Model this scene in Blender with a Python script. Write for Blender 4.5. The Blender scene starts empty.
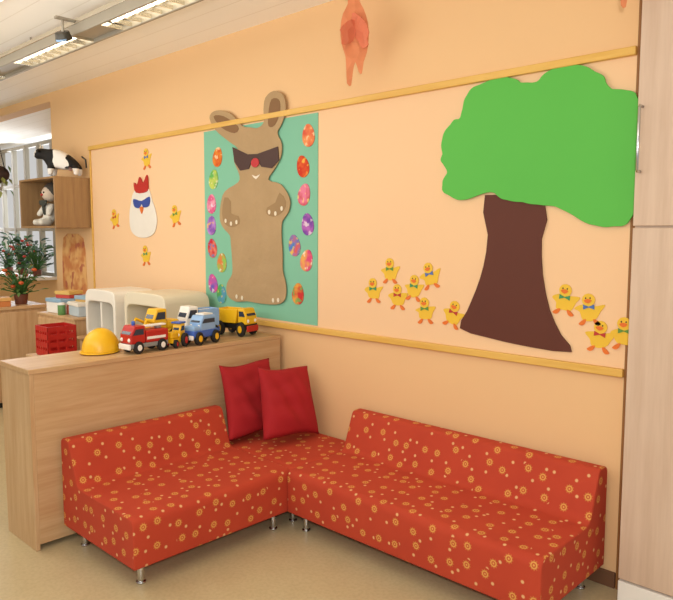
import bpy, bmesh, math, random
from mathutils import Vector, Matrix
random.seed(7)
COL=bpy.context.scene.collection
bpy.context.scene.view_settings.view_transform='Standard'

# ---------------------------------------------------------------- materials
def lin(h):
    h=h.lstrip('#'); o=[]
    for i in (0,2,4):
        v=int(h[i:i+2],16)/255
        o.append(v/12.92 if v<=.04045 else ((v+.055)/1.055)**2.4)
    return (*o,1)
def nodes(name):
    m=bpy.data.materials.new(name); m.use_nodes=True
    nt=m.node_tree; b=nt.nodes['Principled BSDF']
    return m,nt,b
def mth(nt,op,a,b=None,c=None):
    n=nt.nodes.new('ShaderNodeMath'); n.operation=op
    for i,v in enumerate((a,b,c)):
        if v is None: continue
        if isinstance(v,(int,float)): n.inputs[i].default_value=v
        else: nt.links.new(v,n.inputs[i])
    return n.outputs[0]
def mixc(nt,fac,a,b):
    n=nt.nodes.new('ShaderNodeMix'); n.data_type='RGBA'
    if isinstance(fac,(int,float)): n.inputs[0].default_value=fac
    else: nt.links.new(fac,n.inputs[0])
    for i,v in ((6,a),(7,b)):
        if isinstance(v,tuple): n.inputs[i].default_value=v
        else: nt.links.new(v,n.inputs[i])
    return n.outputs[2]
def rng(nt,v,a,b,c=0.0,d=1.0):
    r=nt.nodes.new('ShaderNodeMapRange'); nt.links.new(v,r.inputs[0])
    for i,q in enumerate((a,b,c,d)): r.inputs[i+1].default_value=q
    return r.outputs[0]
def coord(nt,scale=(1,1,1),kind='Object',loc=(0,0,0)):
    t=nt.nodes.new('ShaderNodeTexCoord'); mp=nt.nodes.new('ShaderNodeMapping')
    nt.links.new(t.outputs[kind],mp.inputs[0]); mp.inputs['Scale'].default_value=scale
    mp.inputs['Location'].default_value=loc
    return mp.outputs[0]
def noise(nt,vec,scale=5,detail=3):
    n=nt.nodes.new('ShaderNodeTexNoise'); nt.links.new(vec,n.inputs['Vector'])
    n.inputs['Scale'].default_value=scale; n.inputs['Detail'].default_value=detail
    return n.outputs['Fac']
def bump(nt,b,h,strength=.2,dist=.01):
    n=nt.nodes.new('ShaderNodeBump'); n.inputs['Strength'].default_value=strength
    n.inputs['Distance'].default_value=dist
    nt.links.new(h,n.inputs['Height']); nt.links.new(n.outputs[0],b.inputs['Normal'])
_c={}
def M(col,rough=.6,var=.06,sc=6,bmp=0,metal=0,name=None):
    k=(col,rough,var,sc,bmp,metal)
    if k in _c: return _c[k]
    m,nt,b=nodes(name or 'paint_'+col.strip('#'))
    c=lin(col); v=coord(nt); f=noise(nt,v,sc,4)
    d=tuple(x*(1-var) for x in c[:3])+(1,); l=tuple(min(1,x*(1+var)) for x in c[:3])+(1,)
    nt.links.new(mixc(nt,f,d,l),b.inputs['Base Color'])
    b.inputs['Roughness'].default_value=rough; b.inputs['Metallic'].default_value=metal
    if bmp: bump(nt,b,noise(nt,v,sc*20,2),bmp,.003)
    _c[k]=m; return m
def wood(name,a,b_,axis='y',sc=1.0):
    m,nt,b=nodes(name)
    s={'x':(.6,9,9),'y':(9,.6,9),'z':(9,9,.6)}[axis]
    v=coord(nt,tuple(q*sc for q in s))
    f=noise(nt,v,3,6); f2=noise(nt,v,14,3)
    ff=mth(nt,'ADD',mth(nt,'MULTIPLY',f,.7),mth(nt,'MULTIPLY',f2,.3))
    nt.links.new(mixc(nt,rng(nt,ff,.35,.65),lin(a),lin(b_)),b.inputs['Base Color'])
    b.inputs['Roughness'].default_value=.42
    return m
WOOD_Y=wood('birch_laminate','#C0976A','#D0AE83','y')
WOOD_Z=wood('birch_laminate_upright','#C0976A','#D2B187','z')
PALE=wood('pale_maple','#C9AD94','#D6BCA4','z',.8)
RAILM=wood('varnished_pine','#D6A445','#E4B85E','x')
BOXW=wood('plywood','#92704C','#A98559','z')
WALLM=M('#E8BE8A',.75,.03,1.2,.08,name='peach_wall_paint')
PANELM=M('#EEC699',.8,.02,1.0,.05,name='pale_peach_board')
def floor_mat():
    m,nt,b=nodes('pale_linoleum'); v=coord(nt)
    n2=noise(nt,v,60,3); n3=noise(nt,v,9,4)
    c=mixc(nt,n3,lin('#C2B087'),lin('#CFBF98'))
    c=mixc(nt,mth(nt,'MULTIPLY',rng(nt,n2,.42,.62),.2),c,lin('#A09068'))
    nt.links.new(c,b.inputs['Base Color']); b.inputs['Roughness'].default_value=.33
    return m
def ceil_mat():
    m,nt,b=nodes('white_ceiling_slats'); v=coord(nt)
    sp=nt.nodes.new('ShaderNodeSeparateXYZ'); nt.links.new(v,sp.inputs[0])
    f=mth(nt,'FRACT',mth(nt,'MULTIPLY',sp.outputs[1],5.0))
    g=mth(nt,'LESS_THAN',f,.04)
    nt.links.new(mixc(nt,g,lin('#FDF9F0'),lin('#EEE8DC')),b.inputs['Base Color'])
    b.inputs['Roughness'].default_value=.6; bump(nt,b,g,-.1,.003); return m
def fabric():
    m,nt,b=nodes('red_starburst_print_fabric')
    uv=coord(nt,(1,1,1),'UV')
    def vor(scale,loc,rnd):
        mp=nt.nodes.new('ShaderNodeMapping'); nt.links.new(uv,mp.inputs[0]); mp.inputs['Location'].default_value=loc
        vn=nt.nodes.new('ShaderNodeTexVoronoi'); vn.voronoi_dimensions='2D'; nt.links.new(mp.outputs[0],vn.inputs['Vector'])
        vn.inputs['Scale'].default_value=scale; vn.inputs['Randomness'].default_value=rnd
        return vn,mp
    S1=10.2
    v1,mp=vor(S1,(0,0,0),.6)
    d=v1.outputs['Distance']
    ring=rng(nt,mth(nt,'ABSOLUTE',mth(nt,'SUBTRACT',d,.12)),.05,.01)
    dot=rng(nt,d,.06,.03)
    sub=nt.nodes.new('ShaderNodeVectorMath'); sub.operation='SCALE'; nt.links.new(mp.outputs[0],sub.inputs[0]); sub.inputs['Scale'].default_value=S1
    pos=nt.nodes.new('ShaderNodeVectorMath'); pos.operation='SCALE'; nt.links.new(v1.outputs['Position'],pos.inputs[0]); pos.inputs['Scale'].default_value=S1
    df=nt.nodes.new('ShaderNodeVectorMath'); df.operation='SUBTRACT'; nt.links.new(sub.outputs[0],df.inputs[0]); nt.links.new(pos.outputs[0],df.inputs[1])
    sx=nt.nodes.new('ShaderNodeSeparateXYZ'); nt.links.new(df.outputs[0],sx.inputs[0])
    ang=mth(nt,'ARCTAN2',sx.outputs[1],sx.outputs[0])
    ray=rng(nt,mth(nt,'SINE',mth(nt,'MULTIPLY',ang,10)),.0,.6)
    ray=mth(nt,'MULTIPLY',ray,rng(nt,mth(nt,'ABSOLUTE',mth(nt,'SUBTRACT',d,.175)),.045,.015))
    ray=mth(nt,'MULTIPLY',ray,.4)
    big=mth(nt,'MAXIMUM',mth(nt,'MAXIMUM',ring,dot),ray)
    big=mth(nt,'MULTIPLY',big,.75)
    v2,_=vor(12,(.37,.21,0),.8)
    small=rng(nt,v2.outputs['Distance'],.11,.05)
    small=mth(nt,'MULTIPLY',mth(nt,'MULTIPLY',small,mth(nt,'GREATER_THAN',d,.28)),.85)
    n=noise(nt,uv,5,3)
    base=mixc(nt,n,lin('#B0361D'),lin('#C24526'))
    c=mixc(nt,big,base,lin('#E4B256')); c=mixc(nt,small,c,lin('#E8BC80'))
    nt.links.new(c,b.inputs['Base Color']); b.inputs['Roughness'].default_value=.85
    bump(nt,b,noise(nt,uv,260,2),.15,.002)
    return m
def egg_mat(i,a,b_,c_):
    m,nt,b=nodes('painted_paper_egg_%s'%a.strip('#'))
    v=coord(nt,(1,1,1),loc=(i*.37,i*.11,i*.2))
    f=noise(nt,v,14,2); f2=noise(nt,v,30,1)
    c=mixc(nt,rng(nt,f,.40,.60),lin(a),lin(b_)); c=mixc(nt,mth(nt,'MULTIPLY',rng(nt,f2,.58,.66),.8),c,lin(c_))
    nt.links.new(c,b.inputs['Base Color']); b.inputs['Roughness'].default_value=.95; b.inputs['Specular IOR Level'].default_value=.1
    return m
def emis(name,col,st):
    m,nt,b=nodes(name); f=noise(nt,coord(nt),3,1)
    c=lin(col); nt.links.new(mixc(nt,f,c,tuple(x*.97 for x in c[:3])+(1,)),b.inputs['Emission Color'])
    b.inputs['Base Color'].default_value=c; b.inputs['Emission Strength'].default_value=st; return m
def cow_mat():
    m,nt,b=nodes('black_and_white_hide'); v=coord(nt)
    sp=nt.nodes.new('ShaderNodeSeparateXYZ'); nt.links.new(v,sp.inputs[0])
    f=noise(nt,v,12,1)
    x=mth(nt,'ADD',sp.outputs[0],mth(nt,'MULTIPLY',mth(nt,'SUBTRACT',f,.5),.12))
    band=mth(nt,'LESS_THAN',mth(nt,'ABSOLUTE',mth(nt,'SUBTRACT',x,.0)),.07)
    band2=mth(nt,'LESS_THAN',mth(nt,'ABSOLUTE',mth(nt,'SUBTRACT',x,-.30)),.035)
    low=mth(nt,'LESS_THAN',sp.outputs[2],.08)
    k=mth(nt,'MAXIMUM',mth(nt,'MAXIMUM',band,low),band2)
    nt.links.new(mixc(nt,k,lin('#151210'),lin('#F0ECE4')),b.inputs['Base Color']); b.inputs['Roughness'].default_value=.8; return m
def patch_mat():
    m,nt,b=nodes('painted_orange_paper'); v=coord(nt)
    c=mixc(nt,rng(nt,noise(nt,v,7,2),.42,.58),lin('#C98048'),lin('#E0AE6C'))
    c=mixc(nt,rng(nt,noise(nt,v,11,1),.58,.66),c,lin('#B86848')); nt.links.new(c,b.inputs['Base Color']); b.inputs['Roughness'].default_value=.8; return m
def crease(name,col,var=.12):
    m,nt,b=nodes(name); v=coord(nt); c=lin(col)
    vo=nt.nodes.new('ShaderNodeTexVoronoi'); nt.links.new(v,vo.inputs['Vector']); vo.inputs['Scale'].default_value=14
    f=noise(nt,v,20,4)
    d=tuple(x*(1-var) for x in c[:3])+(1,); l=tuple(min(1,x*(1+var)) for x in c[:3])+(1,)
    nt.links.new(mixc(nt,f,d,l),b.inputs['Base Color']); b.inputs['Roughness'].default_value=.85
    bump(nt,b,vo.outputs['Distance'],.6,.03); return m
CHROME=M('#C9C9C9',.2,.02,4,0,1.0); ALU=M('#A59D8D',.45,.05,6,0,.45); BLACK=M('#18150F',.5)
WHITE=M('#F1EDE4',.5,.02); CREAM=M('#E6DAC0',.45,.03); YEL=M('#EDB817',.35,.04); RED=M('#B9221B',.4,.05)
BLUE=M('#3D63B8',.4,.05); ORANGE=M('#E07020',.6,.05); DUCKY=M('#E8BC34',.7,.05); SKYB=M('#8FB4DE',.4,.04)
GLASS=M('#2B3648',.15,.05); TYRE=M('#1E1C1B',.7,.05); GREY=M('#8E8C88',.6,.05); FRAME=M('#A8A294',.5)

# ---------------------------------------------------------------- helpers
def link(o,parent=None):
    COL.objects.link(o)
    if parent: o.parent=parent
    return o
def meta(o,label,cat,group=None,kind=None):
    o['label']=label; o['category']=cat
    if group: o['group']=group
    if kind: o['kind']=kind
    return o
def thing(name,loc,label,cat,rot=0,group=None,scale=None):
    e=bpy.data.objects.new(name,None); e.empty_display_size=.05
    e.location=loc; e.rotation_euler=(0,0,rot); COL.objects.link(e)
    if scale: e.scale=scale
    return meta(e,label,cat,group)
def frombm(name,bm,mat,parent=None,loc=(0,0,0),rot=(0,0,0),smooth=False,bevel=0,seg=2,angle=35):
    bmesh.ops.recalc_face_normals(bm,faces=bm.faces)
    me=bpy.data.meshes.new(name); bm.to_mesh(me); bm.free()
    if mat: me.materials.append(mat)
    o=bpy.data.objects.new(name,me); o.location=loc; o.rotation_euler=rot
    if smooth:
        for p in me.polygons: p.use_smooth=True
    if bevel:
        bv=o.modifiers.new('bevel','BEVEL'); bv.width=bevel; bv.segments=seg; bv.limit_method='ANGLE'; bv.angle_limit=math.radians(angle)
    return link(o,parent)
def box(name,lo,hi,mat,parent=None,bevel=.004,seg=2,rot=(0,0,0)):
    c=[(a+b)/2 for a,b in zip(lo,hi)]; s=[b-a for a,b in zip(lo,hi)]
    bm=bmesh.new(); bmesh.ops.create_cube(bm,size=1)
    for v in bm.verts: v.co=Vector((v.co.x*s[0],v.co.y*s[1],v.co.z*s[2]))
    return frombm(name,bm,mat,parent,c,rot,bevel=bevel,seg=seg)
def cyl(name,r,h,loc,mat,parent=None,axis='z',r2=None,seg=28,bevel=.002,rot=None):
    bm=bmesh.new(); bmesh.ops.create_cone(bm,cap_ends=True,segments=seg,radius1=r,radius2=r if r2 is None else r2,depth=h)
    R={'z':(0,0,0),'x':(0,math.pi/2,0),'y':(math.pi/2,0,0)}[axis] if rot is None else rot
    o=frombm(name,bm,mat,parent,loc,R,bevel=bevel,angle=50)
    for p in o.data.polygons: p.use_smooth=len(p.vertices)==4
    return o
def ball(name,r,loc,mat,parent=None,scale=(1,1,1),rot=(0,0,0),seg=24):
    bm=bmesh.new(); bmesh.ops.create_uvsphere(bm,u_segments=seg,v_segments=seg//2,radius=r)
    for v in bm.verts: v.co=Vector((v.co.x*scale[0],v.co.y*scale[1],v.co.z*scale[2]))
    return frombm(name,bm,mat,parent,loc,rot,smooth=True)
def smooth_loop(pts,k=4):
    n=len(pts); out=[]
    for i in range(n):
        p0,p1,p2,p3=[Vector(pts[(i+j-1)%n]) for j in range(4)]
        for q in range(k):
            t=q/k
            out.append(.5*((2*p1)+(-p0+p2)*t+(2*p0-5*p1+4*p2-p3)*t*t+(-p0+3*p1-3*p2+p3)*t**3))
    return out
def flat(name,pts,mat,parent=None,y0=0,th=.006,sm=4,loc=(0,0,0),rot=(0,0,0),bevel=.0):
    """cut-out in the x-z plane, back face at y0, front towards -y"""
    P=smooth_loop([(p[0],p[1]) for p in pts],sm) if sm>1 else [Vector(p) for p in pts]
    bm=bmesh.new(); vs=[bm.verts.new((p[0],y0,p[1])) for p in P]
    f=bm.faces.new(vs); r=bmesh.ops.extrude_face_region(bm,geom=[f])
    for g in r['geom']:
        if isinstance(g,bmesh.types.BMVert): g.co.y-=th
    return frombm(name,bm,mat,parent,loc,rot,bevel=bevel)
def oval(cx,cz,rx,rz,n=24,egg=0,tilt=0):
    o=[]
    for i in range(n):
        a=2*math.pi*i/n; x=rx*math.cos(a)*(1-egg*math.sin(a)); z=rz*math.sin(a)
        o.append((cx+x*math.cos(tilt)-z*math.sin(tilt),cz+x*math.sin(tilt)+z*math.cos(tilt)))
    return o
def struct(o): o['kind']='structure'; return o
def tube(name,pts,r,mat,parent=None,loc=(0,0,0),k=10):
    P=[Vector(p) for p in pts]; n=len(P); bm=bmesh.new(); rings=[]
    up=None
    for i in range(n):
        t=(P[min(i+1,n-1)]-P[max(i-1,0)]).normalized()
        if up is None: up=Vector((0,0,1)) if abs(t.z)<.9 else Vector((1,0,0))
        a=t.cross(up)
        if a.length<1e-4: a=t.cross(Vector((0,1,0)))
        a.normalize(); b=a.cross(t).normalized(); up=b
        rings.append([bm.verts.new(P[i]+a*r*math.cos(2*math.pi*j/k)+b*r*math.sin(2*math.pi*j/k)) for j in range(k)])
    for i in range(n-1):
        for j in range(k): bm.faces.new((rings[i][j],rings[i][(j+1)%k],rings[i+1][(j+1)%k],rings[i+1][j]))
    bm.faces.new(rings[0]); bm.faces.new(rings[-1])
    o=frombm(name,bm,mat,parent,loc)
    for p in o.data.polygons: p.use_smooth=len(p.vertices)==4
    return o
def skin(name,verts,edges,radii,mat,parent=None,loc=(0,0,0),rot=(0,0,0),sub=2):
    me=bpy.data.meshes.new(name); me.from_pydata(verts,edges,[]); me.materials.append(mat)
    o=bpy.data.objects.new(name,me); o.location=loc; o.rotation_euler=rot; link(o,parent)
    sk=o.modifiers.new('skin','SKIN'); sk.use_smooth_shade=True
    for i,r in enumerate(radii):
        d=me.skin_vertices[0].data[i]; d.radius=(r,r) if not isinstance(r,tuple) else r; d.use_root=(i==0)
    ss=o.modifiers.new('sub','SUBSURF'); ss.levels=sub; ss.render_levels=sub
    return o

# ---------------------------------------------------------------- room shell
H=2.87; WY=2.92; CX=-1.065
struct(box('floor',(-12.5,-3.2,-.1),(2.5,4.3,0),floor_mat(),bevel=0))
struct(box('ceiling',(-12.5,-3.2,H),(2.5,4.3,H+.1),ceil_mat(),bevel=0))
struct(box('wall_back',(-6.6,WY,0),(CX-.005,WY+.15,H),WALLM,bevel=0))
struct(box('wall_lintel',(-12.5,WY,2.79),(-6.6,WY+.15,H),WALLM,bevel=0))
struct(box('wall_alcove_lower',(-12.5,4.1,0),(-6.45,4.25,.95),WALLM,bevel=0))
struct(box('wall_alcove_side',(-9.25,4.1,.95),(-6.45,4.25,H),WALLM,bevel=0))
struct(box('wall_cupboard_side',(.66,WY,0),(2.5,WY+.15,H),WALLM,bevel=0))
struct(box('wall_left',(-12.65,-3.2,0),(-12.5,4.3,H),WALLM,bevel=0))
w=thing('window_1',(-9.25,4.1,.95),'white framed window with several narrow panes','window'); w['kind']='structure'
for i in range(8):
    x=-.03-i*.44; box('mullion',(x-.07,0,0),(x,.06,1.84),FRAME,w)
for z in (0,.62,1.25,1.8): box('crossbar',(-3.2,.005,z),(-.03,.055,z+.05),FRAME,w)
box('window_sill',(-3.2,-.3,-.04),(0,-.002,0),WHITE,w)
struct(box('wall_pinboard',(-5.8,WY-.008,.97),(CX-.005,WY,2.27),PANELM,bevel=0))
struct(box('trim_1',(-5.82,WY-.03,2.265),(CX-.052,WY,2.3),RAILM,bevel=.004))
struct(box('trim_2',(-5.82,WY-.03,.94),(CX-.052,WY,.975),RAILM,bevel=.004))
struct(box('trim_3',(-5.82,WY-.02,.975),(-5.802,WY,2.265),RAILM,bevel=.004))
struct(box('painted_shadow_strip',(CX-.052,WY-.011,0),(CX-.007,WY,H),M('#8F6030',.6,.08,4),bevel=.001))  # cupboard's cast shadow on the wall, painted as a thin dark strip
struct(box('baseboard_back',(-6.6,WY-.015,0),(CX-.055,WY,.07),M('#6E4B33',.5),bevel=.003))
BY=WY-.009

# ---------------------------------------------------------------- right hand cupboards
for k,x0 in enumerate((CX,CX+.85)):
    c=thing('tall_cupboard',(x0,2.8,0),'tall pale maple cupboard with stacked doors and white plinth','cupboard',group='built-in cupboards')
    box('body',(0,.02,.1),(.84,.6,H-.005),PALE,c)
    box('plinth',(0,.0,0),(.84,.6,.1),WHITE,c,bevel=.002)
    d=box('door',(0,0,.11),(.84,.02,1.568),PALE,c,bevel=.003)
    d=box('door',(0,0,1.576),(.84,.02,H-.01),PALE,c,bevel=.003)
    hh=tube('handle',[(-.40,-.012,.0),(-.40,-.038,.0),(-.40,-.044,.006),(-.40,-.044,.244),(-.40,-.038,.25),(-.40,-.012,.25)],.006,CHROME,d,loc=(0,0,-.43))
# ---------------------------------------------------------------- sofa
FAB=fabric()
def fillet(pr):
    n=len(pr); out=[]
    for i,(x,y,r) in enumerate(pr):
        p=Vector((x,y)); a=Vector(pr[i-1][:2])-p; b=Vector(pr[(i+1)%n][:2])-p
        a.normalize(); b.normalize(); ang=a.angle(b); d=r/math.tan(ang/2)
        s=p+a*d; e=p+b*d; k=7
        for j in range(k):
            t=j/(k-1); out.append((1-t)**2*s+2*t*(1-t)*p+t*t*e)
    return out
def sofa(loc,rot,L,D,back,label):
    e=thing('sofa_module',loc,label,'sofa',rot,group='modules of the corner sofa')
    if back: pr=[(0,.1,.01),(0,.55,.035),(.085,.55,.035),(.165,.333,.05),(D,.325,.045),(D,.1,.01)]
    else: pr=[(0,.1,.01),(0,.333,.03),(D,.325,.045),(D,.1,.01)]
    P=fillet(pr); n=len(P); bm=bmesh.new(); uvl=bm.loops.layers.uv.new('uv')
    nx=12
    cols=[[bm.verts.new((L*i/nx,-p.x,p.y)) for p in P] for i in range(nx+1)]
    arc=[0]
    for i in range(n): arc.append(arc[-1]+(P[(i+1)%n]-P[i]).length)
    for i in range(nx):
        for j in range(n):
            f=bm.faces.new((cols[i][j],cols[i+1][j],cols[i+1][(j+1)%n],cols[i][(j+1)%n]))
            for l,(u,v) in zip(f.loops,((i,j),(i+1,j),(i+1,j+1),(i,j+1))): l[uvl].uv=(L*u/nx,arc[v])
            f.smooth=True
    for cset,off in ((cols[0],3),(cols[-1],6)):
        f=bm.faces.new(cset)
        for l in f.loops: l[uvl].uv=(l.vert.co.y+off,l.vert.co.z+off)
    o=frombm('upholstery',bm,FAB,e,bevel=.010,seg=3,angle=60)
    for x in (.07,L-.07):
        for y in (-.08,-D+.07):
            lg=cyl('leg',.016,.094,(x,y,.053),CHROME,e); cyl('foot_flange',.022,.008,(0,0,-.048),CHROME,lg)
    return e
sofa((-3.268,1.43,0),math.pi/2,.914,.68,True,'red patterned sofa section with low back beside the wooden divider')
sofa((-3.268,2.895,0),0,.678,.549,False,'red patterned backless corner section holding two cushions')
sofa((-2.588,2.895,0),0,1.425,.585,True,'long red patterned sofa section with low back along the wall')
# ---------------------------------------------------------------- cushions
def cushion(loc,rot,S,T,label):
    n=28; bm=bmesh.new(); g=[]
    for s in (1,-1):
        gg=[[None]*(n+1) for _ in range(n+1)]
        for i in range(n+1):
            for j in range(n+1):
                x=2*i/n-1; y=2*j/n-1
                if s==-1 and (i in (0,n) or j in (0,n)): gg[i][j]=g[0][i][j]; continue
                k=(1-x*x)*(1-y*y)
                h=T/2*max(0,k)**.38*(1-.18*y)
                h+=(.009*math.sin(4*x+3*y+loc[1]*9)+.007*math.sin(9*y-5*x*y)+.005*math.sin(11*x+6*y))*k
                X=x*(1-.08*(1-y*y)*x*x)*(1-.05*y)+.02*y*y*x; Y=y*(1-.08*(1-x*x)*y*y)+.03*math.sin(3*x)*abs(y)
                gg[i][j]=bm.verts.new((X*S[0]/2,s*h,Y*S[1]/2))
        g.append(gg)
        for i in range(n):
            for j in range(n):
                q=[gg[i][j],gg[i+1][j],gg[i+1][j+1],gg[i][j+1]]
                bm.faces.new(q if s==1 else q[::-1])
    o=frombm('cushion',bm,M('#A6141C',.85,.16,5,.1,name='red_cotton'),None,loc,rot,smooth=True)
    return meta(o,label,'cushion','red sofa cushions')
cushion((-3.175,2.55,.566),(math.radians(-16),math.radians(1),math.radians(89)),(.39,.44),.11,'plain red square cushion leaning back against the divider')
cushion((-2.975,2.665,.558),(math.radians(-20),math.radians(6),math.radians(84)),(.38,.42),.135,'plain red square cushion slumped against the other cushion')

# ---------------------------------------------------------------- divider
d=thing('divider_cabinet',(-3.64,1.30,0),'low birch laminate divider cabinet carrying toys','cabinet')
dl=WY-.035-1.30
box('back_panel',(.33,.02,.03),(.352,dl,.876),WOOD_Y,d,bevel=.002)
box('side_panel',(0,0,0),(.352,.02,.876),WOOD_Z,d,bevel=.002)
box('side_panel',(0,dl-.02,0),(.33,dl,.876),WOOD_Z,d,bevel=.002)
box('top_panel',(-.005,-.005,.876),(.358,dl,.9),WOOD_Y,d,bevel=.003)
box('shelf',(.01,.02,.44),(.33,dl-.02,.46),WOOD_Y,d,bevel=.002)
box('bottom_panel',(.01,.02,.03),(.33,dl-.02,.05),WOOD_Y,d,bevel=.002)

# ---------------------------------------------------------------- helmet
h=thing('toy_helmet',(-3.50,1.775,.902),'yellow plastic toy hard hat','toy helmet',math.radians(-60),scale=(.92,.92,1.0))
bm=bmesh.new(); rows=10; seg=32; V=[]
for i in range(rows+1):
    a=math.pi/2*i/rows; V.append([bm.verts.new((.105*math.cos(a)*1.1*math.cos(2*math.pi*j/seg),.105*math.cos(a)*math.sin(2*math.pi*j/seg),.012+.12*math.sin(a))) for j in range(seg)] if i<rows else [bm.verts.new((0,0,.132))])
for i in range(rows):
    for j in range(seg):
        k=(j+1)%seg
        bm.faces.new((V[i][j],V[i][k],V[i+1][k],V[i+1][j]) if i<rows-1 else (V[i][j],V[i][k],V[i+1][0]))
frombm('shell',bm,YEL,h,smooth=True)
flat('brim',oval(.010,0,.128,.110,32),YEL,h,y0=-.003,th=.008,sm=1,rot=(-math.pi/2,0,0),bevel=.003)

# ---------------------------------------------------------------- toy vehicles
def wheels(e,xs,w,r,mat=TYRE,hub=YEL):
    for x in xs:
        for s in (-1,1):
            wh=cyl('wheel',r,.03,(x,s*(w/2-.005),r),mat,e,axis='y',bevel=.005)
            cyl('hub',r*.5,.034,(0,0,0),hub,wh,bevel=.002)
def prism(name,prof,w,mat,parent,bevel=.006,y=0):
    bm=bmesh.new(); vs=[bm.verts.new((p[0],-w/2+y,p[1])) for p in prof]
    f=bm.faces.new(vs); r=bmesh.ops.extrude_face_region(bm,geom=[f])
    for g in r['geom']:
        if isinstance(g,bmesh.types.BMVert): g.co.y+=w
    return frombm(name,bm,mat,parent,bevel=bevel)
def cab(e,x0,x1,z0,z1,w,mat):
    c=prism('cab',[(x0,z0),(x1,z0),(x1,z0+(z1-z0)*.5),(x1-.025,z1),(x0,z1)],w,mat,e)
    zz=z0+(z1-z0)*.5
    prism('side_window',[(x0+.012,zz),(x1-.012,zz),(x1-.03,z1-.014),(x0+.012,z1-.014)],w+.004,GLASS,e,bevel=0)
    bm=bmesh.new(); a=[(x1+.001,-w/2+.012,zz+.004),(x1+.001,w/2-.012,zz+.004),(x1-.021,w/2-.012,z1-.012),(x1-.021,-w/2+.012,z1-.012)]
    bm.faces.new([bm.verts.new(q) for q in a]); frombm('windscreen',bm,GLASS,e)
    for s in (-1,1): ball('headlight',.009,(x1,s*w*.33,z0+.018),WHITE,e)
def tub(name,e,x0,x1,z0,z1,w,mat,fl=.03,t=.006):
    bm=bmesh.new()
    def ring(ix,z,fx): return [bm.verts.new((x,y,z)) for x,y in ((x0-fx+ix,-w/2+ix),(x1+fx-ix,-w/2+ix),(x1+fx-ix,w/2-ix),(x0-fx+ix,w/2-ix))]
    a=ring(0,z0,0); b=ring(0,z1,fl); c=ring(t,z1,fl); d_=ring(t,z0+t,0)
    for p,q in ((a,b),(b,c),(c,d_)):
        for i in range(4): bm.faces.new((p[i],p[(i+1)%4],q[(i+1)%4],q[i]))
    bm.faces.new(a); bm.faces.new(d_); return frombm(name,bm,mat,e,bevel=.002)
VG='plastic toy vehicles on the divider'; T=.901
e=thing('toy_truck',(-3.358,1.96,T),'red toy fire truck with white ladder and blue light','toy truck',math.radians(-86),VG,(1.0,1.0,1.2))
box('chassis',(-.12,-.05,.025),(.12,.05,.045),GREY,e); cab(e,.03,.12,.045,.125,.105,RED); box('body',(-.12,-.052,.045),(.025,.052,.1),RED,e,bevel=.006)
box('ladder',(-.13,-.02,.112),(.06,.02,.12),WHITE,e); box('ladder_mount',(-.1,-.015,.1),(-.07,.015,.112),GREY,e); box('bumper',(.12,-.052,.02),(.132,.052,.045),WHITE,e); cyl('beacon',.01,.02,(.07,0,.134),BLUE,e); box('stripe',(-.1,-.054,.06),(.02,.054,.072),WHITE,e,bevel=0)
wheels(e,(-.075,.075),.11,.028,hub=WHITE)
e=thing('toy_loader',(-3.54,2.145,T),'yellow toy front loader with raised bucket','toy truck',math.radians(-88),VG,(1.0,1.1,1.25))
box('chassis',(-.13,-.045,.035),(.1,.045,.07),YEL,e,bevel=.006); cab(e,-.04,.05,.07,.165,.09,YEL); box('engine_hood',(-.13,-.043,.07),(-.045,.043,.11),YEL,e,bevel=.01)
for s in (-1,1): tube('lift_arm',[(.02,s*.052,.09),(.1,s*.052,.12),(.15,s*.052,.06)],.008,YEL,e)
prism('bucket',[(.14,.02),(.2,.02),(.205,.03),(.16,.045),(.155,.09),(.14,.09)],.12,M('#D9A512',.4),e,.003)
wheels(e,(-.085,.06),.12,.036,hub=YEL)
e=thing('toy_tractor',(-3.355,2.155,T),'small yellow toy tractor with blue cab roof','toy tractor',math.radians(-70),VG,(.6,.75,.95))
box('chassis',(-.09,-.035,.03),(.1,.035,.055),YEL,e); box('engine_hood',(.0,-.03,.055),(.1,.03,.095),YEL,e,bevel=.01); cab(e,-.085,-.005,.055,.14,.075,YEL); box('roof',(-.095,-.042,.14),(.0,.042,.15),BLUE,e)
wheels(e,(-.05,),.12,.042,hub=RED); wheels(e,(.07,),.1,.026,hub=RED)
e=thing('toy_car',(-3.365,2.335,T),'light blue toy jeep with blue windows and grey tyres','toy car',math.radians(-80),VG,(.95,1.0,1.3))
box('chassis',(-.11,-.05,.03),(.11,.05,.065),BLUE,e,bevel=.01); cab(e,-.08,.05,.062,.128,.095,SKYB); box('engine_hood',(.045,-.045,.06),(.105,.045,.085),SKYB,e,bevel=.01)
box('roof_rack',(-.07,-.035,.128),(.01,.035,.136),WHITE,e); box('bumper',(.11,-.05,.025),(.122,.05,.045),WHITE,e)
wheels(e,(-.07,.07),.11,.03,hub=YEL)
e=thing('toy_truck',(-3.545,2.445,T),'white and blue toy delivery truck with yellow wheels','toy truck',math.radians(-91),VG,(.93,1.05,1.45))
box('chassis',(-.13,-.05,.025),(.13,.05,.045),BLUE,e); cab(e,.04,.13,.045,.14,.1,WHITE); tub('cargo_bed',e,-.125,.03,.05,.125,.1,SKYB,0)
box('load',(-.1,-.035,.057),(.01,.035,.12),WHITE,e); box('bumper',(.13,-.05,.02),(.14,.05,.045),YEL,e)
wheels(e,(-.085,.085),.11,.028,hub=YEL)
e=thing('toy_dump_truck',(-3.49,2.69,T),'large yellow toy dump truck with black tyres','toy truck',math.radians(12),VG,(.85,.95,1.25))
box('chassis',(-.15,-.045,.035),(.15,.045,.06),BLACK,e); cab(e,.07,.15,.06,.14,.11,YEL); tub('dump_bed',e,-.12,.05,.065,.135,.12,YEL,.02); box('bumper',(.15,-.055,.025),(.165,.055,.055),RED,e)
box('load',(-.11,-.045,.072),(.04,.045,.12),RED,e,bevel=.01)
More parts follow.
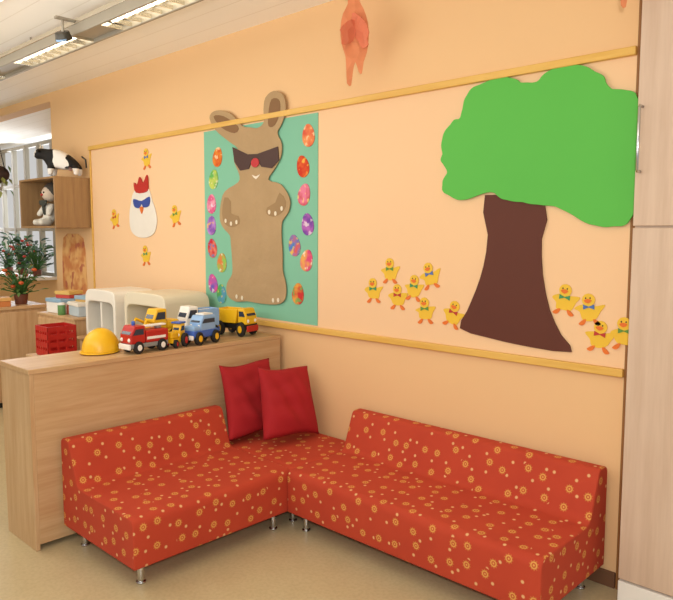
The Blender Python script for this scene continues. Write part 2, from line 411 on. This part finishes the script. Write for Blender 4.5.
wheels(e,(-.095,.105),.13,.037,hub=YEL)

# ---------------------------------------------------------------- play table, houses, crate
t=thing('play_table',(-5.12,2.40,0),'low birch table carrying plastic play houses','table')
box('table_top',(0,0,.73),(1.32,.48,.75),WOOD_Y,t)
for x in (.04,1.28):
    for y in (.04,.44): box('leg',(x-.025,y-.025,0),(x+.025,y+.025,.73),WOOD_Z,t)
DIM=M('#6F8494',.6,.1); SHELL=M('#ECE6D8',.4,.02); CAPM=M('#E4D9BE',.4,.02)
def sup(w,hh,n=40,p=.32,z0=0):
    o=[]
    for i in range(n):
        a=2*math.pi*i/n; c_,s_=math.cos(a),math.sin(a)
        q=p if s_>0 else .12
        o.append((w/2*math.copysign(abs(c_)**q,c_),z0+hh/2+hh/2*math.copysign(abs(s_)**q,s_)))
    return o
def house(loc,w,dp,hh,rot,label,cols,inner,sm_=SHELL):
    """rounded plastic shell with thick top, open at the front, with compartments"""
    e=thing('play_house',loc,label,'toy house',rot,group='plastic play houses')
    A=sup(w,hh); B=sup(w-.06,hh-.12,z0=.03); n=len(A); bm=bmesh.new()
    rings=[[bm.verts.new((x,y,z)) for x,z in P] for P,y in ((A,-dp/2),(A,dp/2),(B,dp/2),(B,-dp/2))]
    for r in range(4):
        P,Q=rings[r],rings[(r+1)%4]
        for i in range(n): bm.faces.new((P[i],P[(i+1)%n],Q[(i+1)%n],Q[i]))
    frombm('shell',bm,sm_,e,bevel=.008,seg=3,angle=50)
    flat('rear_wall',sup(w-.058,hh-.118,z0=.029),inner,e,y0=dp/2-.02,th=.012,sm=1)
    for i in range(1,cols):
        x=-w/2+w*i/cols; box('partition',(x-.012,-dp/2+.01,.03),(x+.012,dp/2-.034,hh-.095),sm_,e)
    box('storey_floor',(-w/2+.032,-dp/2+.12,hh*.36),(w/2-.032,dp/2-.034,hh*.36+.015),inner,e)
    for s in (-1,1):
        P=[(-.09,.09),(.09,.09),(.09,hh*.55)]+[(.09*math.cos(q),hh*.55+.07*math.sin(q)) for q in [math.pi*k/8 for k in range(1,8)]]+[(-.09,hh*.55)]
        flat('side_window',P,inner,e,y0=0,th=.006,sm=1,loc=(s*(w/2)+(.0 if s>0 else -.006)+0,0,0),rot=(0,0,math.pi/2))
    return e
house((-4.83,2.62,.75),.46,.34,.375,0,'white plastic play house with rounded shell and blue grey openings',2,DIM)
house((-4.25,2.66,.75),.54,.36,.385,0,'cream plastic play garage with rounded top and open front',1,M('#A89468',.6,.06),CAPM)
st_=thing('low_stool',(-5.0,2.15,0),'low birch stool holding a red crate','stool')
box('seat',(-.15,-.13,.63),(.15,.13,.655),WOOD_Y,st_)
for x in (-.12,.12):
    for y in (-.1,.1): box('leg',(x-.015,y-.015,0),(x+.015,y+.015,.63),WOOD_Z,st_)
c=thing('storage_crate',(-4.96,2.17,.656),'red plastic storage crate with slatted sides','crate',scale=(.5,.8,1.15))
box('crate_bottom',(-.2,-.13,0),(.2,.13,.01),RED,c)
def addb(bm,lo,hi):
    r=bmesh.ops.create_cube(bm,size=1)['verts']
    for v in r: v.co=Vector([(l+h_)/2+q*(h_-l) for l,h_,q in zip(lo,hi,v.co)])
for s in (-1,1):
    bm=bmesh.new()
    for z in (.01,.06,.11,.16): addb(bm,(-.2,s*.13-.004,z),(.2,s*.13+.004,z+.032))
    for k in range(6): addb(bm,(-.2+k*.076,s*.13-.006,.01),(-.18+k*.076,s*.13+.006,.19))
    frombm('long_wall',bm,RED,c)
    bm=bmesh.new()
    for z in (.01,.06,.11,.16): addb(bm,(s*.2-.004,-.13,z),(s*.2+.004,.13,z+.032))
    for k in range(4): addb(bm,(s*.2-.006,-.13+k*.08,.01),(s*.2+.006,-.11+k*.08,.19))
    frombm('short_wall',bm,RED,c)
sc_=thing('side_cabinet',(-5.85,2.42,0),'small birch side cabinet holding cartons','cabinet')
box('body',(0,0,.04),(.66,.47,.86),WOOD_Z,sc_); box('top_panel',(-.01,-.01,.86),(.67,.47,.88),WOOD_Y,sc_); box('plinth',(.02,.02,0),(.64,.45,.04),BLACK,sc_)
dd=box('door',(.01,-.016,.06),(.65,0,.84),WOOD_Z,sc_); cyl('knob',.012,.02,(.25,-.018,.25),CHROME,dd,axis='y')
def carton(loc,w,dp,hh,m1,m2,label,rot=0,grp='boxes on the side cabinet'):
    bx=thing('storage_box',loc,label,'box',rot,grp)
    box('carton',(-w/2,-dp/2,0),(w/2,dp/2,hh-.03),m1,bx); box('lid',(-w/2-.006,-dp/2-.006,hh-.03),(w/2+.006,dp/2+.006,hh),m2,bx)
carton((-5.68,2.58,.881),.24,.22,.12,WHITE,M('#8FB0C8',.6),'white box with pale blue lid on the side cabinet',.08)
carton((-5.34,2.60,.881),.22,.22,.11,M('#B9C6CC',.6),M('#E8E2D4',.6),'pale grey box with white lid on the side cabinet',-.1)
carton((-5.66,2.60,1.002),.16,.14,.06,M('#C8463A',.6),M('#D9B060',.6),'small red box with yellow lid on a larger box',.3)
carton((-5.33,2.62,.992),.17,.15,.05,M('#C9A05A',.6),M('#8FA8B8',.6),'flat tan box with blue lid on a grey box',.2)
for i,(x,y,cc) in enumerate([(-5.50,2.46,'#5D8A4A'),(-5.51,2.54,'#C25A3A'),(-5.50,2.62,'#D9B23C')]):
    j=thing('paint_jar',(x,y,.881),'small coloured paint jar with white lid','jar',0,'paint jars on the side cabinet')
    cyl('glass_body',.03,.08,(0,0,.04),M(cc,.4),j); cyl('lid',.028,.018,(0,0,.089),WHITE,j)
# counter cabinet further back
k=thing('counter_cabinet',(-6.75,1.35,0),'low birch cabinet used as a counter for plants','cabinet')
box('body',(0,0,.05),(.48,1.3,.87),WOOD_Z,k); box('counter_top',(-.02,-.02,.87),(.5,1.32,.9),WOOD_Y,k); box('plinth',(.02,.02,0),(.45,1.28,.05),BLACK,k)
for yy in (.03,.665):
    dd=box('door',(.48,yy,.08),(.496,yy+.605,.85),WOOD_Z,k); cyl('knob',.014,.025,(.02,.24,.2),CHROME,dd,axis='x')
def plant(loc,hh,label,fl,n=40,sp_=.22,fe=5,lf=(.09,.15),grp='potted plants on the counter',cols=('#2F5130','#3F6A35','#26402A')):
    e=thing('potted_plant',loc,label,'plant',group=grp)
    cyl('pot',.05,.09,(0,0,.045),M('#6E3E2B',.7),e,r2=.062); cyl('soil',.055,.01,(0,0,.088),M('#3A2517',.9),e)
    for i in range(n):
        a=random.uniform(0,6.28); rr=random.uniform(.04,sp_); z=.09+random.uniform(.02,1)*(hh-.09)
        tip=(rr*math.cos(a),rr*math.sin(a),z)
        tube('stem',[(.02*math.cos(a),.02*math.sin(a),.09),(tip[0]*.5,tip[1]*.5,.09+(z-.09)*.6),tip],.004,M('#3E6B2B',.7),e,k=6)
        if fl and i%fe==0: ball('flower',.024,tip,M(fl,.6),e,(1,1,.7),seg=12)
        else:
            bm=bmesh.new(); L=random.uniform(*lf)
            prof=[(0,0,0),(.3,.2,.06),(.65,.2,.04),(1,0,-.12),(.65,-.2,.04),(.3,-.2,.06)]
            bm.faces.new([bm.verts.new((x*L,y*L,q*L)) for x,y,q in prof])
            frombm('leaf',bm,M(random.choice(cols),.6),e,tip,(random.uniform(-.5,.5),random.uniform(-.9,.6),a))
    return e
SG='potted plants on the window sill'
plant((-9.55,3.95,.951),.5,'small dark green potted plant on the window sill','#C8372B',70,.18,14,(.10,.17),SG)
plant((-10.05,3.95,.951),.56,'dark leafy potted plant with reddish flower on the window sill','#B8432B',70,.19,7,(.10,.17),SG)
plant((-10.55,3.95,.951),.45,'low bushy dark potted plant on the window sill','#B8432B',60,.18,12,(.10,.17),SG)
plant((-6.42,2.50,.9),.32,'feathery green potted plant on the counter','#C85A2B',90,.16,8,(.05,.09),cols=('#3F6A35','#5A7A3A','#2F5130','#6B7A3C'))
plant((-6.5,2.02,.9),.26,'small potted plant with orange flowers on the counter','#C85A2B',34,.12,6,(.06,.10))
b2=thing('paper_stack',(-6.42,1.74,.9),'stack of white papers and folders','papers')
for i in range(5): box('sheet_bundle',(-.12,-.12,i*.012),(.12,.12,i*.012+.01),WHITE if i%2 else M('#E7A33B',.6),b2,bevel=0,rot=(0,0,random.uniform(-.1,.1)))
carton((-6.33,2.30,.9),.14,.12,.08,M('#C9793C',.6),M('#D8A45C',.6),'small orange box on the counter',-.2,'boxes on the counter cabinet')
cp=thing('drinking_cup',(-6.60,2.28,.9),'small white cup on the counter','cup'); cyl('cup_body',.035,.1,(0,0,.05),WHITE,cp,r2=.045); tube('cup_handle',[(.04,0,.08),(.07,0,.07),(.07,0,.04),(.04,0,.03)],.006,WHITE,cp)
tb=thing('toy_figure',(-6.33,2.17,.9),'small brown plush toy sitting on the counter','toy')
skin('plush_body',[(0,0,.04),(0,0,.09),(0,0,.15),(.04,-.03,.09),(-.04,-.03,.09),(.03,-.05,.025),(-.03,-.05,.025)],[(0,1),(1,2),(1,3),(1,4),(0,5),(0,6)],[.035,.035,.035,.018,.018,.02,.02],M('#7A4C2C',.9,.15,30),tb)
for q in (-1,1): ball('ear',.016,(q*.03,0,.185),M('#6A4026',.9),tb)

# ---------------------------------------------------------------- wall box, cow, doll
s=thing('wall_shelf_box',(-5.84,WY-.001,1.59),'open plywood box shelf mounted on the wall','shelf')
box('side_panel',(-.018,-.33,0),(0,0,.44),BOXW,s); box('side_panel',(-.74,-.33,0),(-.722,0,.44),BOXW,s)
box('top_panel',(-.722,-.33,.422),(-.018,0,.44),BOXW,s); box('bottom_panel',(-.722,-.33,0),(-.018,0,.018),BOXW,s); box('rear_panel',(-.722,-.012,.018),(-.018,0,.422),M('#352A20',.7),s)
COWM=cow_mat()
cw=thing('toy_cow',(-5.97,2.74,2.032),'chunky black and white toy cow standing on the box shelf','toy cow',math.radians(44),scale=(.84,.88,.9))
V=[(.12,0,.165),(0,0,.17),(-.12,0,.17),(-.18,0,.215),(-.235,0,.235),(-.31,0,.205),
   (.13,.045,.10),(.15,.05,.06),(.14,.05,.014),(.13,-.045,.10),(.15,-.05,.06),(.14,-.05,.014),
   (-.12,.045,.10),(-.12,.05,.06),(-.125,.05,.014),(-.12,-.045,.10),(-.12,-.05,.06),(-.125,-.05,.014)]
E=[(0,1),(1,2),(2,3),(3,4),(4,5),(0,6),(6,7),(7,8),(0,9),(9,10),(10,11),(2,12),(12,13),(13,14),(2,15),(15,16),(16,17)]
skin('cow_body',V,E,[.09,.102,.09,.06,.06,.04,.042,.028,.026,.042,.028,.026,.038,.028,.026,.038,.028,.026],COWM,cw)
for sgn in (-1,1):
    ball('ear',.026,(-.225,sgn*.068,.25),BLACK,cw,(.5,1.3,.7)); cyl('horn',.008,.04,(-.225,sgn*.028,.298),CREAM,cw,r2=.002)
    ball('eye',.008,(-.27,sgn*.044,.24),WHITE,cw)
tube('tail',[(.19,0,.2),(.23,0,.17),(.235,0,.09)],.008,BLACK,cw)
ball('udder',.024,(.07,0,.085),M('#D99A8C',.7),cw)
dl_=thing('cloth_doll',(-6.26,2.74,1.608),'pale cloth doll with dark hair and scarf sitting in the box shelf','doll',scale=(1.15,1.1,1.15))
skin('doll_body',[(0,0,.05),(0,0,.12),(0,0,.18),(.07,-.03,.14),(.1,-.07,.08),(-.07,-.03,.14),(-.1,-.07,.08),(.05,-.07,.03),(.06,-.13,.03),(-.05,-.07,.03),(-.06,-.13,.03)],
     [(0,1),(1,2),(2,3),(3,4),(2,5),(5,6),(0,7),(7,8),(0,9),(9,10)],[.055,.055,.04,.025,.02,.025,.02,.03,.022,.03,.022],M('#DAD5C8',.8,.12,20),dl_)
hd=ball('head',.06,(0,-.01,.255),M('#D5C2AC',.8),dl_,(1,1,1.05)); ball('hair',.068,(0,.016,.278),M('#4A443C',.95,.2,20),dl_,(1.1,1,1))
flat('scarf',[(-.06,.2),(.06,.2),(.05,.165),(.02,.16),(.03,.09),(.0,.1),(-.02,.16),(-.05,.165)],M('#3C4038',.8),dl_,y0=-.06,th=.01,sm=2)
for q in (-.022,.022): ball('eye',.007,(q,-.057,.008),BLACK,hd)
ball('nose',.01,(0,-.063,-.01),RED,hd)
pc=thing('wall_picture',(-6.22,WY-.001,1.2),'small orange painted paper picture pinned to the wall','picture')
flat('paper_sheet',[(-.22,-.3),(-.05,-.34),(.22,-.28),(.24,.05),(.2,.3),(0,.34),(-.2,.3),(-.24,0)],patch_mat(),pc,0,.004,2)
hp=thing('hanging_planter',(-7.28,2.66,1.80),'dark hanging planter with trailing green leaves','planter')
ball('planter_bowl',.11,(0,0,.33),M('#3A241A',.7),hp,(1,1,.8)); 
for i in range(4):
    a=i*math.pi/2+.4; tube('cord',[(.10*math.cos(a),.10*math.sin(a),.36),(0,0,.75)],.004,BLACK,hp)
tube('hanging_cord',[(0,0,.75),(0,0,H-1.80)],.004,BLACK,hp)
for i in range(22):
    a=random.uniform(0,6.28); bm=bmesh.new(); L=.08
    bm.faces.new([bm.verts.new((x*L,y*L,q*L)) for x,y,q in [(0,0,0),(.4,.3,.05),(1,0,-.1),(.4,-.3,.05)]])
    frombm('leaf',bm,M(random.choice(['#5F7F40','#4C6A32','#8A8F4A']),.7),hp,(.11*math.cos(a),.11*math.sin(a),random.uniform(.12,.42)),(0,random.uniform(.6,1.4),a))

# ---------------------------------------------------------------- poster, bunny, eggs
p=flat('paper_poster',[(-4.12,.995),(-2.97,.985),(-2.96,2.255),(-4.11,2.255)],M('#7DBB9C',.8,.05,2,name='mint_green_paper'),None,BY,.003,1)
meta(p,'large mint green paper backing sheet on the wall','poster')
PY=BY-.0035
bn=thing('paper_bunny',(-3.55,PY-.008,1.08),'brown paper bunny cut-out wearing dark sunglasses','paper cut-out')
raw=[(-3.71,2.11),(-3.82,2.17),(-3.95,2.25),(-4.02,2.34),(-3.97,2.38),(-3.86,2.37),(-3.76,2.33),(-3.66,2.25),(-3.57,2.23),(-3.50,2.22),(-3.44,2.25),(-3.44,2.33),(-3.42,2.40),(-3.34,2.43),(-3.25,2.39),(-3.23,2.30),(-3.27,2.22),(-3.31,2.17),(-3.27,2.1),(-3.28,2.02),(-3.34,1.95),(-3.40,1.885),(-3.28,1.85),(-3.20,1.76),(-3.21,1.68),(-3.27,1.62),(-3.28,1.54),(-3.27,1.41),(-3.27,1.31),(-3.24,1.22),(-3.25,1.13),(-3.33,1.09),(-3.51,1.085),(-3.63,1.09),(-3.76,1.08),(-3.85,1.12),(-3.85,1.20),(-3.79,1.27),(-3.79,1.38),(-3.80,1.47),(-3.81,1.53),(-3.88,1.58),(-3.92,1.64),(-3.91,1.74),(-3.86,1.83),(-3.71,1.885),(-3.70,1.94),(-3.75,2.02),(-3.75,2.09)]
def kraft():
    m,nt,b=nodes('wrinkled_kraft_paper'); v=coord(nt)
    n1=noise(nt,v,5,5); n2=noise(nt,v,12,6)
    nt.links.new(mixc(nt,n1,lin('#A4875F'),lin('#B99B72')),b.inputs['Base Color']); b.inputs['Roughness'].default_value=.85
    bump(nt,b,n2,.5,.02); return m
BR=kraft(); BRD=M('#85623F',.8,.05); BRE=M('#9B7E58',.9,.05,7)
lx=lambda L:[(x+3.55,z-1.08) for x,z in L]
flat('body',lx(raw),BR,bn,0,.006,3,bevel=.001)
flat('inner_ear',lx([(-3.97,2.345),(-3.86,2.335),(-3.70,2.25),(-3.74,2.21),(-3.88,2.26)]),BRD,bn,-.006,.002,3)
flat('inner_ear',lx([(-3.39,2.22),(-3.33,2.22),(-3.28,2.3),(-3.29,2.37),(-3.36,2.38),(-3.39,2.30)]),BRD,bn,-.006,.002,3)
flat('sunglasses',lx([(-3.76,2.12),(-3.60,2.06),(-3.50,2.055),(-3.30,2.085),(-3.29,2.0),(-3.36,1.955),(-3.46,1.97),(-3.51,2.025),(-3.55,2.03),(-3.59,1.965),(-3.68,1.96),(-3.74,2.02)]),M('#3F1D10',.5),bn,-.006,.006,1)
flat('nose',lx(oval(-3.52,2.0,.04,.03,14)),M('#B9272B',.6),bn,-.012,.004,1)
flat('mouth',lx([(-3.56,1.925),(-3.52,1.912),(-3.48,1.925),(-3.52,1.895)]),M('#E8DCC8',.6),bn,-.006,.003,2)
flat('arm',lx([(-3.86,1.79),(-3.89,1.68),(-3.86,1.61),(-3.78,1.585),(-3.70,1.61),(-3.71,1.66),(-3.79,1.68),(-3.79,1.76)]),BRE,bn,-.006,.002,2)
flat('arm',lx([(-3.29,1.80),(-3.23,1.74),(-3.26,1.68),(-3.35,1.65),(-3.42,1.67),(-3.41,1.71),(-3.33,1.74)]),BRE,bn,-.006,.002,2)
for x,z in ((-3.85,1.63),(-3.79,1.61),(-3.73,1.62),(-3.27,1.70),(-3.33,1.67),(-3.39,1.68),(-3.74,1.115),(-3.68,1.11),(-3.36,1.115),(-3.31,1.12)): flat('paw_mark',lx(oval(x,z,.011,.015,10)),CREAM,bn,-.008,.002,1)
for z in (1.2,2.1): box('mounting_pad',(-.06,.0,z-1.13),(.06,.0078,z-1.03),M('#D8C8A8',.8),bn,bevel=0)
ec=[('#D8604A','#E8925A','#EED0A8'),('#C8402F','#E0703A','#E8B850'),('#E08A3A','#D0582B','#EED8A8'),('#68B05A','#C0CC60','#EEE8C8'),('#D8608A','#EEA8B8','#E0D8E8'),('#8A5AB0','#C090D0','#E8B85A'),('#C8303A','#E08870','#6080B8'),('#7060B8','#D85A9A','#E8D8D8'),('#54A05A','#5D9AB8','#DACA5A'),('#7A4AA0','#B86AB8','#E0D0D8'),('#5080C0','#D8605A','#E0C05A'),('#D8507A','#E8A85A','#EEE0C8'),('#C83A3B','#E0A04A','#6CA85A'),('#90C05A','#D8804A','#E8E4C8'),('#E0809A','#C84A4B','#EEDA7A')]
eg=[(3.04,2.13),(3.09,1.95),(3.95,2.07),(4.00,1.92),(4.03,1.75),(4.035,1.60),(4.03,1.44),(4.03,1.19),(3.93,1.12),(3.05,1.60),(3.17,1.47),(3.06,1.38),(3.14,1.17),(3.92,1.34),(3.08,1.78)]
for i,(x,z) in enumerate(eg):
    t_=random.uniform(-.4,.4)
    o=flat('paper_egg',oval(0,0,.052,.068,24,.15,t_),egg_mat(i,*ec[i]),None,0,.004,1,loc=(-x,PY,z))
    meta(o,'colourful painted paper easter egg on the green poster','paper egg','painted paper eggs on the poster')

# ---------------------------------------------------------------- tree
tr=thing('paper_tree',(-1.6,BY-.001,1.02),'large paper tree with bright green crown and brown trunk','paper cut-out')
full='206196 205204 200210 195211 194218 190223 182226 174227 166225 162223 155222 152225 145227 134226 126221 123216 119214 113212 109208 108201 108193 108185 108176 109166 113159 120157 129159 139164 147167 156168 163169 171171 178174 188172 196171 204175 205181 203186 206191'
CAN=[(-int(q[:3])/100+1.6,int(q[3:])/100-1.02) for q in full.split()]
sm=smooth_loop(CAN,3); cxm=sum(p.x for p in sm)/len(sm); czm=sum(p.y for p in sm)/len(sm); CAN2=[]
for i,p_ in enumerate(sm):
    k_=1+.010*math.sin(i*.9)+.005*math.sin(i*2.1)
    x_=cxm+(p_.x-cxm)*k_; CAN2.append((min(x_,.525),czm+(p_.y-czm)*k_))
TR=[(-int(q[:3])/100+1.6,int(q[3:])/100-1.02) for q in '181173 150168 151152 150136 146120 140109 135102 156102 178104 194107 190116 185127 181139 179154'.split()]
flat('trunk',TR,M('#5A2A1A',.7,.06,4,name='dark_brown_card'),tr,0,.008,2,bevel=.001)
flat('crown',CAN2,M('#56B644',.65,.05,2,name='bright_green_card'),tr,-.008,.008,2,bevel=.001)

# ---------------------------------------------------------------- ducks
def duck(label,loc,scarfmat,sc,tilt,group):
    e=thing('paper_chick',loc,label,'paper chick',0,group)
    e.scale=(sc,1,sc); e.rotation_euler=(0,tilt,0)
    j=lambda: random.uniform(-.006,.006)
    flat('body',[(x+j(),z+j()) for x,z in [(-.085,.012),(-.05,.032),(-.015,.035),(.02,.03),(.085,.038),(.06,-.005),(.04,-.045),(0,-.055),(-.045,-.045),(-.058,-.01)]],DUCKY,e,0,.003,3)
    flat('head',oval(-.005,.062,.038,.036,12),DUCKY,e,-.001,.003,1)
    flat('beak',[(-.032,.058),(-.008,.068),(.014,.058),(-.008,.042)],ORANGE,e,-.004,.002,2)
    flat('bow_tie',[(-.036,.036),(-.004,.024),(.028,.036),(.028,.008),(-.004,.020),(-.036,.008)],scarfmat,e,-.004,.002,1)
    for x,dx in ((-.03,-.02),(.024,.02)): flat('foot',[(x-.007,-.048),(x+.008,-.048),(x+dx+.018,-.072),(x+dx,-.082),(x+dx-.018,-.072)],ORANGE,e,-.001,.003,2)
    for x in (-.02,.006): flat('eye',oval(x,.072,.004,.005,10),BLACK,e,-.004,.001,1)
    return e
gs=[M('#3F8F5A',.7),M('#4D6FB0',.7),M('#B8352B',.7),M('#5F8F3A',.7)]
for i,(x,z) in enumerate([(4.88,2.12),(5.41,1.66),(4.49,1.67),(4.93,1.36)]):
    duck('small yellow paper chick pinned beside the paper hen',(-x,BY,z),gs[(i+1)%4],.9,random.uniform(-.2,.2),'paper chicks around the hen')
for i,(x,z) in enumerate([(2.52,1.22),(2.40,1.335),(2.345,1.195),(2.13,1.32),(2.235,1.25),(2.16,1.135),(1.985,1.13)]):
    duck('yellow paper chick with coloured bow tie beside the tree',(-x,BY,z),gs[(i*3)%4],.78,random.uniform(-.35,.35),'paper chicks beside the tree trunk')
for i,(x,z) in enumerate([(1.39,1.245),(1.275,1.21),(1.225,1.095),(1.118,1.12)]):
    duck('yellow paper chick with coloured bow tie beside the tree',(-x,BY-(.005 if i==3 else 0),z),gs[i%4],.78,random.uniform(-.25,.25),'paper chicks beside the tree trunk')
# ---------------------------------------------------------------- hen
hn=thing('paper_hen',(-4.96,BY,1.70),'white paper hen with red comb and blue sunglasses','paper cut-out')
flat('body',[(-.19,-.12),(-.2,.0),(-.17,.09),(-.13,.17),(-.02,.22),(.1,.19),(.15,.1),(.19,.03),(.21,-.06),(.17,-.15),(.05,-.19),(-.1,-.18)],M('#E6DFD2',.8,.05,8),hn,0,.008,4,bevel=.002)
flat('comb',[(-.08,.17),(-.11,.25),(-.06,.23),(-.02,.29),(.03,.24),(.09,.30),(.1,.22),(.08,.17)],RED,hn,-.004,.01,3)
flat('sunglasses',[(-.12,.12),(.0,.1),(.12,.13),(.11,.06),(.03,.05),(0,.08),(-.04,.045),(-.11,.06)],M('#2F4C9C',.3),hn,-.008,.006,3)
flat('beak',[(-.025,.05),(.025,.05),(0,.0)],ORANGE,hn,-.008,.008,2)

# ---------------------------------------------------------------- hanging paper birds
CA=crease('creased_salmon_paper','#E08A5C'); CB=crease('creased_coral_paper','#DC7A58')
def bird(loc,rot,sc,label,top):
    e=thing('paper_bird',loc,label,'hanging decoration',rot,'hanging orange paper birds'); e.scale=(sc*.88,sc,sc)
    flat('body',[(-.03,.24),(-.05,.2),(-.045,.15),(-.075,.1),(-.09,.03),(-.085,-.05),(-.06,-.12),(-.055,-.19),(-.05,-.26),(-.025,-.27),(-.015,-.2),(.0,-.15),(.02,-.2),(.04,-.21),(.05,-.15),(.07,-.1),(.08,-.03),(.075,.05),(.05,.12),(.025,.16),(.025,.22),(.0,.26)],CA,e,0,.004,2)
    flat('wing',[(-.01,.10),(.04,.08),(.09,.04),(.12,-.02),(.10,-.05),(.11,-.08),(.06,-.09),(.03,-.05),(-.01,.0)],CB,e,-.006,.004,2,rot=(.1,0,-.7))
    flat('wing',[(-.01,.06),(-.06,.05),(-.11,.0),(-.09,-.03),(-.10,-.07),(-.04,-.06),(-.01,-.02)],CB,e,-.006,.004,2,rot=(0,0,.6))
    flat('beak',[(-.045,.205),(-.075,.19),(-.045,.175)],YEL,e,-.001,.004,1); flat('eye',oval(-.015,.205,.008,.008,10),BLACK,e,-.004,.002,1)
    tube('string',[(-.005,-.003,.25),(-.005,-.003,top/sc)],.0015,WHITE,e)
bird((-2.49,2.72,2.58),math.radians(38),.98,'orange paper bird hanging on a thread near the wall',H-2.58)
bird((-1.06,2.68,2.605),math.radians(30),.8,'orange paper bird hanging on a thread beside the cupboard',H-2.605)

# ---------------------------------------------------------------- ceiling lights
TUBE=emis('fluorescent_tube','#FFF6E4',6.0)
REFL=M('#D8D0BE',.25,.03,6,0,.85)
def lightrow(x0,x1,y0,y1,z,label,secs):
    e=thing('ceiling_light',(x0,y0,z),label,'ceiling light',group='suspended fluorescent lights')
    L=x1-x0; W=y1-y0
    box('housing',(0,0,.05),(L,W,.08),REFL,e,bevel=.004)
    for y in (0,W-.02): box('side_rail',(0,y,-.01),(L,y+.02,.05),ALU,e,bevel=.005)
    prev=0
    for a,b in secs+[(L,L)]:
        if a-prev>.02: box('cover_plate',(prev,.021,.012),(a,W-.021,.022),ALU,e,bevel=.002)
        if b>a:
            cyl('tube',.013,b-a-.04,((a+b)/2,W/2,.032),TUBE,e,axis='x',seg=14)
            n=int((b-a)/.10)
            for i in range(n+1): box('louvre_blade',(a+i*(b-a)/n-.003,.021,-.004),(a+i*(b-a)/n+.003,W-.021,.018),REFL,e,bevel=0)
        prev=b
    for x in (.3,L*.5,L-.3): cyl('suspension_rod',.006,H-z-.08,(x,W/2,.08+(H-z-.08)/2),ALU,e)
    return e
lightrow(-7.2,-2.5,1.94,2.12,2.72,'slim metallic light track with louvred fluorescent lamp sections',[(.7,1.7),(2.2,3.1),(3.45,4.4)])
sp=thing('spotlight',(-4.02,1.87,2.69),'small grey round spotlight beside the light track','spotlight')
cyl('spot_arm',.008,.07,(0,0,.055),ALU,sp); cyl('spot_head',.05,.045,(0,0,.0),M('#4A463E',.4,.05,6,0,.5),sp,r2=.04,rot=(.4,.3,0)); cyl('lens',.034,.01,(.010,-.012,-.026),SKYB,sp,rot=(.4,.3,0))
box('mounting_bar',(-.015,-.045,.09),(.015,.069,.105),ALU,sp)
dp_=thing('ceiling_panel_light',(-6.2,1.32,H-.05),'flush white diffuser ceiling light with slim frame','ceiling light')
box('frame',(-.02,-.02,0),(3.3,.24,.049),WHITE,dp_); box('diffuser',(0,0,-.008),(3.28,.22,-.0005),emis('white_diffuser','#FFF8EA',1.6),dp_,bevel=.003)

# ---------------------------------------------------------------- lights
def area(name,loc,tgt,size,power,col):
    l=bpy.data.lights.new(name,'AREA'); l.shape='RECTANGLE'; l.size,l.size_y=size; l.energy=power; l.color=col
    o=bpy.data.objects.new(name,l); o.location=loc; o.rotation_euler=(Vector(tgt)-Vector(loc)).to_track_quat('-Z','Y').to_euler(); COL.objects.link(o)
area('ceiling_wash',(-1.2,-.6,2.8),(-2.2,1.2,0),(2.5,1.2),42,(1,.96,.89))
area('far_ceiling_wash',(-6.0,.6,2.8),(-6,1.2,0),(3,.9),26,(1,.96,.89))
area('ceiling_fill',(-4.2,.3,1.9),(-4.4,1.4,2.87),(3.5,1.2),40,(1,.98,.95))  # unseen fill light, added to brighten the ceiling from below
area('camera_flash',(.12,-.05,1.72),(-2.0,2.6,1.4),(.12,.08),34,(1,.98,.95))
area('window_daylight',(-10.6,4.6,1.9),(-8,1.5,.8),(2.6,1.8),90,(.9,.95,1))
wd=bpy.data.worlds.new('world'); bpy.context.scene.world=wd; wd.use_nodes=True
bg=wd.node_tree.nodes['Background']; bg.inputs[0].default_value=(1,.98,.95,1); bg.inputs[1].default_value=.6

# ---------------------------------------------------------------- camera
cam=bpy.data.cameras.new('camera'); co=bpy.data.objects.new('camera',cam); COL.objects.link(co)
cam.sensor_width=36; cam.lens=36*688/673; cam.clip_start=.05
co.location=(0,0,1.55); co.rotation_euler=(math.radians(90-5.6),0,math.radians(44))
bpy.context.scene.camera=co
